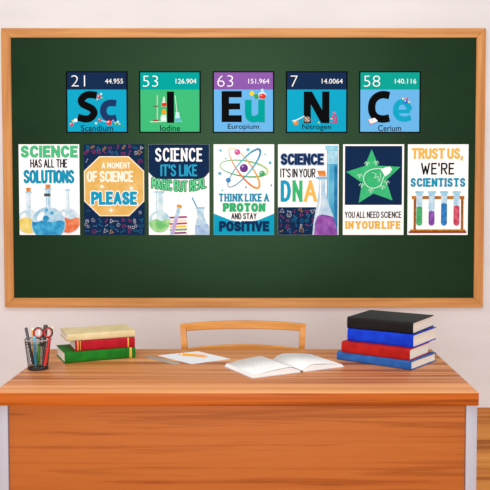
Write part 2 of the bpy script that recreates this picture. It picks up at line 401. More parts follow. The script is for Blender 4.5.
bm = bmesh.new(); add_box(bm, -.005, .005, -.004, .227, .0, .006, .0015)
from_bm('spine', bm, mat('5a5552', .6), obook)

# ---------------------------------------------------------------- paper, pencil, ruler
c4 = [on_z(*q, DZ) for q in ((157.5, 355.6), (191.5, 364.2), (230.5, 359), (198, 351.4))]
cen = sum(c4, Vector()) / 4
pa = empty('paper_sheet', cen); C.objects.unlink(pa); bpy.data.objects.remove(pa)
bm = bmesh.new(); lo = [bm.verts.new((v.x - cen.x, v.y - cen.y, .0002)) for v in c4]; hi = [bm.verts.new((v.x - cen.x, v.y - cen.y, .0009)) for v in c4]
bm.faces.new(lo); bm.faces.new(hi)
for i in range(4): bm.faces.new((lo[i], lo[(i + 1) % 4], hi[(i + 1) % 4], hi[i]))
paper = from_bm('paper_sheet', bm, mat('dddfe2', .8, 0, .1), None, cen); tag(paper, 'blank white sheet of paper lying under the orange pencil', 'paper')
def pencil(name, label, tip, end, r, body, parts, cat, group=None, rubber=None, sharp='e8c898', lead='333333', ferrule=None):
    """tip and end are world points; the body is hexagonal"""
    tip, end = Vector(tip), Vector(end); d = (end - tip); L = d.length
    root = empty(name, tip, rot=d.to_track_quat('Z', 'Y').to_euler()); tag(root, label, cat, group)
    tube('barrel', [(0, 0, L * .12), (0, 0, L * (.9 if ferrule else 1))], r, mat(body, .4), root, 6, smooth=False)
    tube('sharpened_tip', [(0, 0, L * .025), (0, 0, L * .12)], [r * .3, r * .95], mat(sharp, .7), root, 12)
    tube('lead', [(0, 0, 0), (0, 0, L * .028)], [r * .08, r * .3], mat(lead, .5), root, 8)
    if ferrule:
        tube('ferrule', [(0, 0, L * .895), (0, 0, L * .945)], r * 1.02, mat(ferrule, .3, .3), root, 12)
        tube('eraser', [(0, 0, L * .94), (0, 0, L * .985), (0, 0, L)], [r * .95, r * .95, r * .7], mat(rubber, .7), root, 12)
    return root
pe0 = on_z(207.8, 356.2, DZ + .0055); pe1 = on_z(179.5, 353.9, DZ + .0055)
pencil('pencil', 'orange pencil with a white ferrule lying on the blank paper', pe0, pe1, .0045, 'e8951c', 0, 'pencil', ferrule='f4efe6', rubber='e08a20', sharp='e6a040', lead='c07018')
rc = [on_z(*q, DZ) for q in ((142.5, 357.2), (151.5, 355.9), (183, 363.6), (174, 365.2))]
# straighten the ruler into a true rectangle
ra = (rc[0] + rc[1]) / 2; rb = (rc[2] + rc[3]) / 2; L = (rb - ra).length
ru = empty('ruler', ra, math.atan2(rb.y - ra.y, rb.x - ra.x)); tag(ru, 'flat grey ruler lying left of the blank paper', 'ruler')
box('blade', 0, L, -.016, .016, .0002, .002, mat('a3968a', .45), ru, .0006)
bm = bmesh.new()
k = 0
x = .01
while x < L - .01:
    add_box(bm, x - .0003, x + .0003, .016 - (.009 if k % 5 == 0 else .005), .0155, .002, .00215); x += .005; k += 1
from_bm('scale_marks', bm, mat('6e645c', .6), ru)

# ---------------------------------------------------------------- pencil cup
cb = on_z(38.1, 368.9, DZ); H = .112; RT, RB = .0475, .0355
cup = empty('pencil_cup', cb); tag(cup, 'dark wire mesh pencil cup on the left of the desk', 'pencil cup')
bm = bmesh.new()
M_WIRE = mat('2c2a2c', .4, .6); M_RIM = mat('b9b4b2', .25, .7)
NW = 34
for k in range(NW):
    for tw in (-1, 1):
        pts = []
        for j in range(8):
            t = j / 7; a = 2 * math.pi * k / NW + tw * t * .75; r = RB + (RT - RB) * t
            pts.append((r * math.cos(a), r * math.sin(a), .004 + t * (H - .006)))
        add_tube(bm, pts, .00042, 4, cap=False)
from_bm('wire_mesh', bm, M_WIRE, cup)
def ring(name, z, r, th, m):
    tube(name, [(r * math.cos(a * math.pi / 20), r * math.sin(a * math.pi / 20), z) for a in range(40)], th, m, cup, 8, closed=True)
ring('rim', H, RT, .0030, M_RIM); ring('foot_ring', .0035, RB, .003, M_WIRE); ring('middle_ring', H * .88, RB + (RT - RB) * .88, .0012, M_WIRE)
bm = bmesh.new(); bmesh.ops.create_cone(bm, cap_ends=True, segments=40, radius1=RB, radius2=RB, depth=.0012)
from_bm('cup_base', bm, M_WIRE, cup, (0, 0, .0025))
def incup(px, py, dy): return on_y(px, py, cb.y + dy)
ZB = DZ + .0045
def instick(px0, px1, py1, dy0, dy1, r=.004):
    """foot of a stick on the cup's base at picture column px0, head at (px1, py1)"""
    head = incup(px1, py1, dy1); foot = on_y(px0, 360, cb.y + dy0); foot.z = ZB + .002; return foot, head
G3 = 'writing tools in the pencil cup'
def pen(name, label, f, h, r, body, cap_c, cat):
    d = h - f; L = d.length; root = empty(name, f, rot=d.to_track_quat('Z', 'Y').to_euler()); tag(root, label, cat, G3)
    tube('barrel', [(0, 0, L * .08), (0, 0, L * .1), (0, 0, L * .72)], [r * .6, r, r], mat(body, .35), root)
    tube('nib', [(0, 0, 0), (0, 0, L * .08)], [r * .15, r * .55], mat('8a8a8a', .3, .5), root)
    tube('cap', [(0, 0, L * .70), (0, 0, L * .985), (0, 0, L)], [r * 1.12, r * 1.12, r * .8], mat(cap_c, .35), root)
    bm = bmesh.new(); add_box(bm, r * 1.1, r * 1.1 + .0015, -.0015, .0015, L * .76, L * .97, .0004); from_bm('clip', bm, mat(cap_c, .3), root)
    return root
f, h = instick(34.0, 25.9, 327.5, -.008, .004); pen('marker_pen', 'slim black pen leaning out of the left of the cup', f, h, .0050, '2a2a2e', '45464c', 'pen')
f, h = instick(33.6, 32.6, 328, .012, .018); pencil('pencil', 'yellow and white topped pencil standing behind the blue pen in the cup', f, h, .0042, 'd99a3c', 0, 'pencil', G3, rubber='f2ead8', ferrule='e9a52e')
f, h = instick(36.0, 34.2, 336.5, -.022, -.024); pen('marker_pen', 'teal blue marker standing upright at the front of the cup', f, h, .0058, '2f7f98', '55b9d6', 'pen')
f, h = instick(38.5, 39.6, 326, .016, .022); pen('marker_pen', 'white capped pen rising between the two scissor handles', f, h, .0046, 'd8d4cc', 'e6e2dc', 'pen')
f, h = instick(42.2, 45.7, 324.8, .006, .010); pen('marker_pen', 'tall charcoal marker rising left of the right scissor ring', f, h, .0072, '4c4a4a', '3c3d40', 'pen')
f, h = instick(43.8, 49.6, 338.5, -.018, -.016); pen('marker_pen', 'red marker leaning to the right inside the cup', f, h, .0056, 'd3221c', 'b51c18', 'pen')
f, h = instick(45.0, 52.5, 326.4, .014, .012); pencil('pencil', 'thin cream pencil with a pale top leaning out to the right', f, h, .0036, 'd8cdb6', 0, 'pencil', G3, rubber='efe4c0', ferrule='c9b98c')
f, h = instick(37.0, 39.5, 344, .000, .0); pen('marker_pen', 'short green pen inside the middle of the cup', f, h, .0056, '4c9a22', '3f8a1c', 'pen')
# scissors
sc = empty('scissors', (cb.x, cb.y - .002, ZB)); tag(sc, 'scissors with red and black ring handles standing in the cup', 'scissors')
def sl(px, py, dy):
    v = on_y(px, py, cb.y - .002 + dy); return v - sc.location
for sx, cxp, cyp, rr, piv in ((-1, 38.4, 333.0, .0172, 41.5), (1, 48.0, 332.6, .0160, 41.0)):
    ctr = sl(cxp, cyp, 0); hx, hz = rr, rr * 1.12
    ringp = [(ctr.x + hx * math.cos(a * math.pi / 16), ctr.y, ctr.z + hz * math.sin(a * math.pi / 16)) for a in range(32)]
    o = tube('handle', ringp, .0034, mat('251a1c', .4), sc, 10, closed=True); o['label'] = 'black ring handle'
    ringi = [(ctr.x + (hx - .0024) * math.cos(a * math.pi / 16), ctr.y - .0012, ctr.z + (hz - .0024) * math.sin(a * math.pi / 16)) for a in range(32)]
    i_ = tube('grip_lining', ringi, .0026, mat('c2302a', .45), o, 8, closed=True); i_['label'] = 'red inner lining'
    s0 = ctr + Vector((-sx * hx * .45, 0, -hz * .9)); pv = sl(piv + sx * .4, 346, 0)
    tube('handle_shank', [s0, (s0 + pv) / 2 + Vector((sx * .0015, 0, 0)), pv], [.0036, .0042, .0048], mat('251a1c', .4), sc)
    bm = bmesh.new(); tip = sl(41.5 - sx * .6, 360, 0); tip.z = .0015
    t0 = pv + Vector((0, .0012 * sx, 0)); W = .0065
    for v in (0,):
        a = [bm.verts.new(t0 + Vector((-W, y, .006))) for y in (-.0008, .0008)]; b = [bm.verts.new(t0 + Vector((W, y, .006))) for y in (-.0008, .0008)]
        c = [bm.verts.new(tip + Vector((0, y + .0012 * sx, 0))) for y in (-.0008, .0008)]
        bm.faces.new((a[0], b[0], c[0])); bm.faces.new((a[1], c[1], b[1])); bm.faces.new((a[0], a[1], b[1], b[0])); bm.faces.new((a[0], c[0], c[1], a[1])); bm.faces.new((b[0], b[1], c[1], c[0]))
    from_bm('blade', bm, mat('8f8478', .3, .6), sc)

# ---------------------------------------------------------------- printed artwork helpers
SM = 1
GL = {
 'A': (.86, [(0, [(0, 0), (.5, 1), (1, 0)]), (0, [(.18, .34), (.82, .34)])]),
 'B': (.75, [(0, [(0, 0), (0, 1)]), (1, [(0, 1), (.6, 1), (.88, .9), (.88, .64), (.6, .53), (0, .53)]), (1, [(0, .53), (.65, .53), (1, .42), (1, .13), (.65, 0), (0, 0)])]),
 'C': (.8, [(1, [(1, .82), (.8, .97), (.5, 1), (.15, .88), (0, .5), (.15, .12), (.5, 0), (.8, .03), (1, .18)])]),
 'D': (.8, [(0, [(0, 0), (0, 1)]), (1, [(0, 1), (.45, 1), (.85, .85), (1, .5), (.85, .15), (.45, 0), (0, 0)])]),
 'E': (.66, [(0, [(1, 1), (0, 1), (0, 0), (1, 0)]), (0, [(0, .52), (.85, .52)])]),
 'F': (.64, [(0, [(1, 1), (0, 1), (0, 0)]), (0, [(0, .5), (.85, .5)])]),
 'G': (.82, [(1, [(1, .82), (.78, .97), (.5, 1), (.15, .88), (0, .5), (.15, .12), (.5, 0), (.82, .06), (1, .2)]), (0, [(1, .15), (1, .46), (.6, .46)])]),
 'H': (.8, [(0, [(0, 0), (0, 1)]), (0, [(1, 0), (1, 1)]), (0, [(0, .5), (1, .5)])]),
 'I': (0, [(0, [(0, 0), (0, 1)])]),
 'K': (.78, [(0, [(0, 0), (0, 1)]), (0, [(.95, 1), (0, .45)]), (0, [(.25, .6), (1, 0)])]),
 'L': (.62, [(0, [(0, 1), (0, 0), (1, 0)])]),
 'M': (1.0, [(0, [(0, 0), (.05, 1), (.5, .3), (.95, 1), (1, 0)])]),
 'N': (.82, [(0, [(0, 0), (0, 1), (1, 0), (1, 1)])]),
 'O': (.88, [(1, [(.5, 1), (.15, .88), (0, .5), (.15, .12), (.5, 0), (.85, .12), (1, .5), (.85, .88), (.5, 1)])]),
 'P': (.72, [(0, [(0, 0), (0, 1)]), (1, [(0, 1), (.6, 1), (1, .9), (1, .58), (.6, .46), (0, .46)])]),
 'R': (.76, [(0, [(0, 0), (0, 1)]), (1, [(0, 1), (.6, 1), (.97, .9), (.97, .6), (.6, .5), (0, .5)]), (0, [(.45, .5), (1, 0)])]),
 'S': (.76, [(1, [(.93, .84), (.75, .96), (.5, 1), (.16, .93), (.03, .75), (.18, .6), (.5, .5), (.83, .4), (.97, .24), (.82, .06), (.5, 0), (.2, .04), (.02, .18)])]),
 'T': (.8, [(0, [(0, 1), (1, 1)]), (0, [(.5, 1), (.5, 0)])]),
 'U': (.8, [(1, [(0, 1), (0, .6), (.03, .2), (.25, .02), (.5, 0), (.75, .02), (.97, .2), (1, .6), (1, 1)])]),
 'V': (.84, [(0, [(0, 1), (.5, 0), (1, 1)])]),
 'W': (1.15, [(0, [(0, 1), (.27, 0), (.5, .75), (.73, 0), (1, 1)])]),
 'Y': (.82, [(0, [(0, 1), (.5, .48), (1, 1)]), (0, [(.5, .48), (.5, 0)])]),
 "'": (0, [(0, [(0, 1.02), (0, .78)])]),
 ',': (.05, [(0, [(1, .06), (0, -.16)])]),
}
def smooth_pts(p, n=5):
    out = []
    for i in range(len(p) - 1):
        p0 = p[max(i - 1, 0)]; p1 = p[i]; p2 = p[i + 1]; p3 = p[min(i + 2, len(p) - 1)]
        for k in range(n):
            t = k / n
            out.append(tuple(.5 * (2 * p1[j] + (p2[j] - p0[j]) * t + (2 * p0[j] - 5 * p1[j] + 4 * p2[j] - p3[j]) * t * t + (3 * p1[j] - p0[j] - 3 * p2[j] + p3[j]) * t ** 3) for j in (0, 1)))
    out.append(tuple(p[-1])); return out
class Part:
    """one printed element: flat shapes in poster units, u right and v down"""
    def __init__(s, art, name, parent=None): s.art, s.name, s.parent = art, name, parent; s.v, s.f, s.m, s.mats = [], [], [], []; art.level += 1; s.lv = art.level
    def up(s): s.art.level += 1; s.lv = s.art.level; return s
    def add(s, pts, faces, m):
        if isinstance(m, str): m = ink(m)
        if m not in s.mats: s.mats.append(m)
        b = len(s.v)
        s.lv += .22; s.art.level = s.lv
        for u, v in pts: s.v.append(s.art.xyz(u, v, s.lv))
        for f in faces: s.f.append([b + i for i in f]); s.m.append(s.mats.index(m))
    def poly(s, pts, m):
        tr = tessellate_polygon([[Vector((x, y, 0)) for x, y in pts]])
        s.add(pts, tr, m); return s
    def rect(s, u0, v0, u1, v1, m): return s.poly([(u0, v0), (u1, v0), (u1, v1), (u0, v1)], m)
    def ell(s, u, v, ru, rv, m, rot=0, n=28):
        c, q = math.cos(rot), math.sin(rot)
        pts = []
        for k in range(n):
            a = 2 * math.pi * k / n; x, y = ru * math.cos(a), rv * math.sin(a); pts.append((u + x * c - y * q, v + x * q + y * c))
        s.add(pts, [list(range(n))], m); return s
    def line(s, pts, w, m, smooth=False, cap='r', closed=False):
        """one mitred ribbon per stroke, so that nothing in it overlaps itself"""
        if smooth: pts = smooth_pts(pts)
        q = [tuple(pts[0])]
        for p in pts[1:]:
            if math.hypot(p[0] - q[-1][0], p[1] - q[-1][1]) > 1e-4: q.append(tuple(p))
        if math.hypot(q[0][0] - q[-1][0], q[0][1] - q[-1][1]) < 1e-3 and len(q) > 3: closed = True; q.pop()
        n = len(q); h = w / 2
        if not closed and not smooth:
            for i in range(1, n - 1):      # a sharp corner is two ribbons meeting
                ax, ay, bx, by = q[i][0] - q[i - 1][0], q[i][1] - q[i - 1][1], q[i + 1][0] - q[i][0], q[i + 1][1] - q[i][1]
                if (ax * bx + ay * by) / (math.hypot(ax, ay) * math.hypot(bx, by)) < -.25:
                    s.line(q[:i + 1], w, m, cap=cap); return s.line(q[i:], w, m, cap=cap)
        def dr(i, j):
            d = math.hypot(q[j][0] - q[i][0], q[j][1] - q[i][1]); return ((q[j][0] - q[i][0]) / d, (q[j][1] - q[i][1]) / d)
        if not closed and cap == 's':
            d = dr(0, 1); e = dr(n - 2, n - 1); q[0] = (q[0][0] - d[0] * h, q[0][1] - d[1] * h); q[-1] = (q[-1][0] + e[0] * h, q[-1][1] + e[1] * h)
        V = []; Fc = []
        for i in range(n):
            a = dr((i - 1) % n, i) if (closed or i > 0) else dr(0, 1); b = dr(i, (i + 1) % n) if (closed or i < n - 1) else a
            nx, ny = -(a[1] + b[1]), a[0] + b[0]; l = math.hypot(nx, ny) or 1; nx, ny = nx / l, ny / l
            k = max(nx * -a[1] + ny * a[0], .45); V += [(q[i][0] + nx * h / k, q[i][1] + ny * h / k), (q[i][0] - nx * h / k, q[i][1] - ny * h / k)]
        for i in range(n if closed else n - 1):
            j = (i + 1) % n; Fc.append([2 * i, 2 * j, 2 * j + 1, 2 * i + 1])
        if cap == 'r' and not closed:
            for i, d, e0, e1 in ((0, tuple(-c for c in dr(0, 1)), 1, 0), (n - 1, dr(n - 2, n - 1), 2 * n - 2, 2 * n - 1)):
                b0 = len(V); a0 = math.atan2(d[1], d[0])
                side = V[e0]; s0 = math.atan2(side[1] - q[i][1], side[0] - q[i][0]); dd = (a0 - s0 + math.pi) % (2 * math.pi) - math.pi; sg = 1 if dd > 0 else -1
                V += [(q[i][0] + h * math.cos(s0 + sg * math.pi * k / 6), q[i][1] + h * math.sin(s0 + sg * math.pi * k / 6)) for k in range(1, 6)]
                Fc.append([e0] + list(range(b0, b0 + 5)) + [e1])
        s.add(V, Fc, m); return s
    def text(s, t, box, w, m, serif=0, cap='r', gap=.22, warp=None, space=.5, grow=0, jit=0):
        """stroke lettering fitted to a box (u0, v0, u1, v1)"""
        u0, v0, u1, v1 = box; h = v1 - v0 - w; rnd = random.Random(hash(t) % 1 + len(t)); serif_pad = serif * .5
        tot = 0; pos = []
        wr = w / h
        for ch in t:
            if ch == ' ': tot += space; continue
            g = GL[ch]; e = serif * (.16 if ch != 'I' else .16)
            pos.append((ch, tot + e, g)); tot += g[0] + 2 * e + gap + wr * .9
        tot -= gap + wr * .9
        sx = (u1 - u0 - w) / tot
        for ch, x0, g in pos:
            dy = rnd.uniform(-jit, jit)
            for sm, pts in g[1]:
                gw = g[0] if g[0] else 0
                P = [(u0 + w / 2 + (x0 + x * (gw if gw else 1)) * sx, v1 - w / 2 - y * h + dy) for x, y in pts]
                if sm: P = smooth_pts(P)
                if warp: P = [warp(x, y) for x, y in P]
                s.line(P, w + grow, m, cap=cap if not sm else 'r')
                if serif and ch not in "CSOGU',":
                    for (x, y), q in ((pts[0], P[0]), (pts[-1], P[-1])) if not sm else ():
                        if y in (0, 1) and not (ch in 'EFLT' and x == 1) and not (ch == 'T' and y == 1):
                            s.line([(q[0] - .16 * sx, q[1]), (q[0] + .16 * sx, q[1])], (w + grow) * .7, m, cap='s')
                    if ch in 'EFLPRBD':
                        for yy in (0, 1):
                            if ch in 'L' or yy == 0 or 1:
                                qx = u0 + w / 2 + x0 * sx; qy = v1 - w / 2 - yy * h
                                s.line([(qx - .16 * sx, qy), (qx + .1 * sx, qy)], (w + grow) * .7, m, cap='s')
                elif serif and ch == 'U':
                    for q in (P[0], P[-1]): s.line([(q[0] - .16 * sx, q[1]), (q[0] + .16 * sx, q[1])], (w + grow) * .7, m, cap='s')
        return s
    def btext(s, t, box, m, bold=0):
        cu = bpy.data.curves.new('t', 'FONT'); cu.body = t; cu.size = 1; cu.offset = bold; cu.resolution_u = 4
        o = bpy.data.objects.new('t', cu); C.objects.link(o); dg = bpy.context.evaluated_depsgraph_get(); me = o.evaluated_get(dg).to_mesh()
        vs = [tuple(v.co[:2]) for v in me.vertices]; fs = [list(p.vertices) for p in me.polygons]; o.evaluated_get(dg).to_mesh_clear()
        bpy.data.objects.remove(o); bpy.data.curves.remove(cu)
        xa, xb = min(v[0] for v in vs), max(v[0] for v in vs); ya, yb = min(v[1] for v in vs), max(v[1] for v in vs)
        u0, v0, u1, v1 = box
        s.add([(u0 + (x - xa) / (xb - xa) * (u1 - u0), v1 - (y - ya) / (yb - ya) * (v1 - v0)) for x, y in vs], fs, m); return s
    def done(s):
        me = bpy.data.meshes.new(s.name); me.from_pydata(s.v, [], s.f)
        for m in s.mats: me.materials.append(m)
        me.polygons.foreach_set('material_index', s.m)
        bm = bmesh.new(); bm.from_mesh(me)
        for f in bm.faces:
            f.normal_update()
            if f.normal.y > 0: f.normal_flip()
        bm.to_mesh(me); bm.free()
        return link(s.name, me, None, s.parent or s.art.root)
MPX = 1 / (F_PX / (WALL_Y - .02)) * 1.0005
SURF = WALL_Y - .018
class Art:
    def __init__(s, name, label, cat, group, px, py, wpx, hpx, U, V, k, sheet='ffffff', th=.002):
        """px, py: top left corner in the photograph; U, V: unit coordinates of that corner; k: photo pixels per unit"""
        c = on_y(px + wpx / 2, py + hpx / 2, SURF - .003); m = F_PX / c.y
        s.mp = c.y / F_PX / math.cos(PITCH) ** 0 ; s.k = k; s.uc = U + wpx / 2 / k; s.vc = V + hpx / 2 / k
        s.root = empty(name, (c.x, SURF, c.z)); tag(s.root, label, cat, group); s.level = 0; s.th = th
        hw, hh = wpx / 2 * s.mp, hpx / 2 * s.mp; s.U0, s.V0, s.U1, s.V1 = U, V, U + wpx / k, V + hpx / k
        bm = bmesh.new(); add_box(bm, -hw, hw, -th, -.0001, -hh, hh)
        from_bm('sheet', bm, ink(sheet) if isinstance(sheet, str) else sheet, s.root)
    def xyz(s, u, v, lv): return ((u - s.uc) * s.k * s.mp, -s.th - .00005 * lv, (s.vc - v) * s.k * s.mp)
    def part(s, name, parent=None): return Part(s, name, parent)

NAVY, CYAN, TEAL, GREEN, SKY, PURP, BLACK, AMBER = '132b4e', '0fa3c6', '019f9a', '3cb878', '66b2e8', '8658a8', '0b0b0d', 'e9b95c'
# ---------------------------------------------------------------- element cards
GC = 'element cards in the top row on the chalkboard'
KT = 74 / 490
def card(px, py, num, wt, name, hdr, body, label, nb, wb, namebox, U, V=37):
    a = Art('element_card', label, 'card', GC, px, py, 61.3, 61, U, V, KT, BLACK, .0035)
    u0, v0, u1, v1 = a.U0 + 9, a.V0 + 8, a.U1 - 9, a.V1 - 8; vb = 157
    a.part('body_panel').rect(u0, vb, u1, v1, body).done(); a.part('header_band').rect(u0, v0, u1, vb, hdr).done()
    a.part('atomic_number').btext(num, nb, 'ffffff', -.02).done()
    a.part('atomic_weight').btext(wt, wb, 'f4f4f4', .004).done()
    return a
def name_on(a, name, box): a.part('element_name').btext(name, box, '10202c', .008).done()
def balls(a, name, L, bonds=()):
    p = a.part(name)
    for (i, j) in bonds: p.line([L[i][:2], L[j][:2]], 4, 'cfe8f0')
    p.up()
    for u, v, r, c in L: p.ell(u, v, r, r, c)
    p.up()
    for u, v, r, c in L:
        if r > 6: p.ell(u - r * .3, v - r * .3, r * .3, r * .3, 'ffffff')
    p.done()
# scandium
a = card(66.3, 71.6, '21', '44.955', 'Scandium', NAVY, CYAN, 'turquoise element card reading Sc Scandium with a navy header', (77, 64, 168, 138), (300, 86, 418, 118), None, 42)
def fat(a, name, col): p = a.part(name); p.col = col; return p
p = a.part('symbol_letter'); p.line([(244, 196), (205, 190), (170, 196), (143, 222), (150, 250), (185, 268), (214, 285), (225, 312), (205, 340), (170, 350), (118, 338)], 47, BLACK, True, 'b').done()
p = a.part('symbol_letter'); p.line([(372, 248), (335, 244), (300, 258), (286, 296), (300, 333), (335, 347), (372, 341)], 43, '1b3766', True, 'b').done()
balls(a, 'molecule_print', [(258, 203, 13, 'd9382c'), (273, 186, 7, 'bfe9f4'), (279, 211, 6, '7fc24a'), (247, 222, 5, 'e8d64c')], [(0, 1), (0, 2), (0, 3)])
balls(a, 'molecule_print', [(75, 386, 12, 'd9382c'), (104, 358, 12, 'eef4f4'), (86, 362, 6, 'e8d64c')], [(0, 1)])
balls(a, 'molecule_print', [(324, 374, 17, 'd9382c'), (262, 356, 10, 'c94436'), (352, 362, 9, '3b6fd0'), (368, 380, 9, '54b848'), (382, 368, 7, 'd8eef2'), (392, 382, 6, 'e8d64c'), (238, 378, 8, 'bfe3ea'), (416, 398, 5, '4aae6a')], [(0, 1), (0, 2), (2, 3), (3, 4)])
name_on(a, 'Scandium', (138, 390, 350, 430))
# iodine
a = card(139.3, 71.6, '53', '126.904', 'Iodine', TEAL, GREEN, 'green element card reading I Iodine with laboratory glassware', (60, 66, 160, 138), (276, 86, 412, 118), None, 35)
p = a.part('glassware_print')
p.rect(151, 195, 158, 355, 'c4cdb8').rect(128, 262, 160, 270, '6a5a58').rect(105, 364, 185, 370, 'd6ded0').rect(126, 354, 162, 364, '963c34')
p.up(); p.poly([(193, 205), (203, 205), (206, 235), (216, 250), (216, 268), (182, 268), (180, 250), (190, 235)], 'd8e0d4'); p.up(); p.poly([(181, 246), (216, 242), (216, 266), (192, 268), (182, 262)], 'd5352a')
p.poly([(190, 285), (206, 285), (216, 310), (206, 320), (188, 318), (184, 306)], 'e8a11e'); p.poly([(180, 322), (214, 322), (216, 368), (182, 368), (174, 350)], 'c9e8dc'); p.up().ell(195, 350, 14, 10, 'eef7f2').done()
a.part('symbol_letter').rect(218, 170, 265, 375, BLACK).done()
p = a.part('flask_print'); p.line([(272, 198), (284, 305)], 5, 'cfe6dc').poly([(276, 305), (298, 305), (300, 330), (318, 368), (268, 370)], 'bfe6e6'); p.up().poly([(270, 346), (306, 342), (316, 366), (270, 369)], '5fb6c6').done()
name_on(a, 'Iodine', (172, 390, 304, 430))
# europium
a = card(212.8, 71.6, '63', '151.964', 'Europium', PURP, SKY, 'light blue element card reading Eu Europium with a purple header', (77, 64, 180, 138), (280, 86, 418, 118), None, 45)
p = a.part('symbol_letter'); p.rect(104, 167, 153, 370, BLACK).rect(150, 167, 237, 208, BLACK).rect(150, 247, 226, 287, BLACK).rect(150, 325, 237, 370, BLACK).done()
p = a.part('symbol_letter'); p.rect(345, 224, 389, 372, '009f98').line([(280, 224), (280, 315), (292, 343), (318, 351), (345, 342), (366, 325)], 44, '009f98', True, 'b').done()
p = a.part('flask_print'); p.ell(304, 182, 15, 16, 'f2cd2e').poly([(312, 190), (345, 186), (346, 212), (330, 222), (322, 208)], '3e9d3c'); p.rect(364, 152, 380, 180, 'bcdcf2').ell(372, 195, 27, 24, 'c8e2f4'); p.up().ell(373, 201, 24, 17, 'd8371f').up().ell(366, 196, 7, 4, 'f6b49c').done()
name_on(a, 'Europium', (144, 382, 350, 425))
# nitrogen
a = card(286, 71.6, '7', '14.0064', 'Nitrogen', NAVY, CYAN, 'turquoise element card reading N Nitrogen with a pink microscope', (72, 66, 118, 138), (276, 86, 414, 118), None, 40)
p = a.part('symbol_letter'); p.rect(158, 170, 205, 377, BLACK).rect(279, 170, 327, 377, BLACK).poly([(158, 170), (212, 170), (327, 377), (273, 377)], BLACK).done()
p = a.part('flask_print'); p.ell(106, 374, 17, 17, 'd98a3e').line([(85, 362), (112, 356), (160, 332)], 7, 'dcecee').ell(180, 352, 22, 20, '8c7468'); p.up().ell(102, 368, 6, 5, 'f6dcae').line([(165, 340), (195, 366)], 4, 'e6dcd0').line([(192, 340), (166, 366)], 4, 'c8a89c').ell(212, 360, 4, 4, '8a5ac0').ell(258, 374, 5, 5, 'e6d24a').done()
p = a.part('microscope_print'); p.rect(336, 366, 382, 374, 'b8336c').line([(346, 330), (362, 356)], 11, 'c23a74').line([(354, 316), (376, 340), (374, 364)], 9, 'b8336c').rect(350, 304, 368, 318, 'd06a94').rect(334, 344, 350, 352, 'e0c0b4').done()
name_on(a, 'Nitrogen', (148, 384, 338, 428))
# cerium
a = card(359.2, 71.6, '58', '140.116', 'Cerium', '0a9f92', SKY, 'light blue element card reading Ce Cerium with a teal header', (78, 66, 186, 138), (283, 86, 424, 118), None, 48)
p = a.part('symbol_letter'); p.line([(248, 197), (205, 190), (165, 203), (136, 240), (134, 300), (160, 338), (205, 350), (248, 343)], 49, BLACK, True, 'b').done()
p = a.part('symbol_letter'); p.line([(291, 300), (385, 300)], 24, '12a2c4', False, 'b').line([(379, 292), (376, 272), (358, 248), (333, 237), (305, 249), (291, 278), (292, 315), (315, 343), (350, 350), (390, 340)], 36, '12a2c4', True, 'b').done()
balls(a, 'molecule_print', [(356, 236, 13, '2f5fc8'), (363, 216, 9, 'd9382c'), (338, 217, 7, 'f0d23c'), (378, 238, 7, 'f0d23c')], [(0, 1), (0, 2), (0, 3)])
p = a.part('open_book_print'); p.poly([(106, 356), (130, 346), (150, 342), (172, 364), (150, 378), (122, 388)], 'b4486c'); p.up(); p.poly([(110, 354), (132, 348), (142, 376), (124, 382)], 'f4f2ee').poly([(134, 347), (152, 343), (172, 362), (144, 376)], 'ffffff').done()
name_on(a, 'Cerium', (174, 390, 326, 430))

# ---------------------------------------------------------------- posters
GP = 'science posters in the lower row on the chalkboard'
KP = 70 / 343
def poster(px, U, label, sheet='ffffff', wpx=60.4): return Art('poster', label, 'poster', GP, px, 144.5, wpx, 90.4, U, 22, KP, sheet, .0025)
GLASS1, GLASS2 = 'd4e8f2', 'a9cfe4'
def doodles(a, name, boxes, n, seed, avoid=None):
    rnd = random.Random(seed); p = a.part(name); cols = ['246c94', '7c3466', '8a90a4', '98794f', '1f5f88', '7c3466', 'a0a4b2', '3c6494']
    for (u0, v0, u1, v1) in boxes:
        nx = max(1, int((u1 - u0) / 28)); ny = max(1, int((v1 - v0) / 25))
        for i in range(nx):
            for j in range(ny):
                u = u0 + (i + .5 + rnd.uniform(-.2, .2)) * (u1 - u0) / nx; v = v0 + (j + .5 + rnd.uniform(-.2, .2)) * (v1 - v0) / ny
                if avoid and avoid(u, v): continue
                c = rnd.choice(cols); t = rnd.randrange(6); s = rnd.uniform(7, 11); r = rnd.uniform(0, 6.28)
                R = lambda x, y: (u + s * (x * math.cos(r) - y * math.sin(r)), v + s * (x * math.sin(r) + y * math.cos(r)))
                if t == 0: p.line([R(math.cos(k), math.sin(k)) for k in range(6)], 3, c, True, closed=False); p.line([R(-.4, 0), R(.4, 0)], 3, c)
                elif t == 1: p.line([R(-1, .8), R(1, .8), R(0, -.9)], 3.4, c, closed=True)
                elif t == 2: p.line([R(-1.2, 0), R(1.2, 0)], 4, c); p.line([R(-.9, -.4), R(-.9, .4)], 3, c); p.line([R(.9, -.4), R(.9, .4)], 3, c)
                elif t == 3: p.line([R(-1.3, 0), R(-.6, .6), R(0, 0), R(.6, -.6), R(1.3, 0), R(.6, .6), R(0, 0), R(-.6, -.6), R(-1.3, 0)], 3, c, True)
                elif t == 4: p.line([R(-.3, -1), R(-.3, -.2), R(-.9, 1), R(.9, 1), R(.3, -.2), R(.3, -1)], 3, c)
                else:
                    p.ell(*R(-.6, 0), s * .32, s * .32, c).ell(*R(.6, .3), s * .32, s * .32, c).line([R(-.6, 0), R(.6, .3)], 2.6, c)
    p.done()
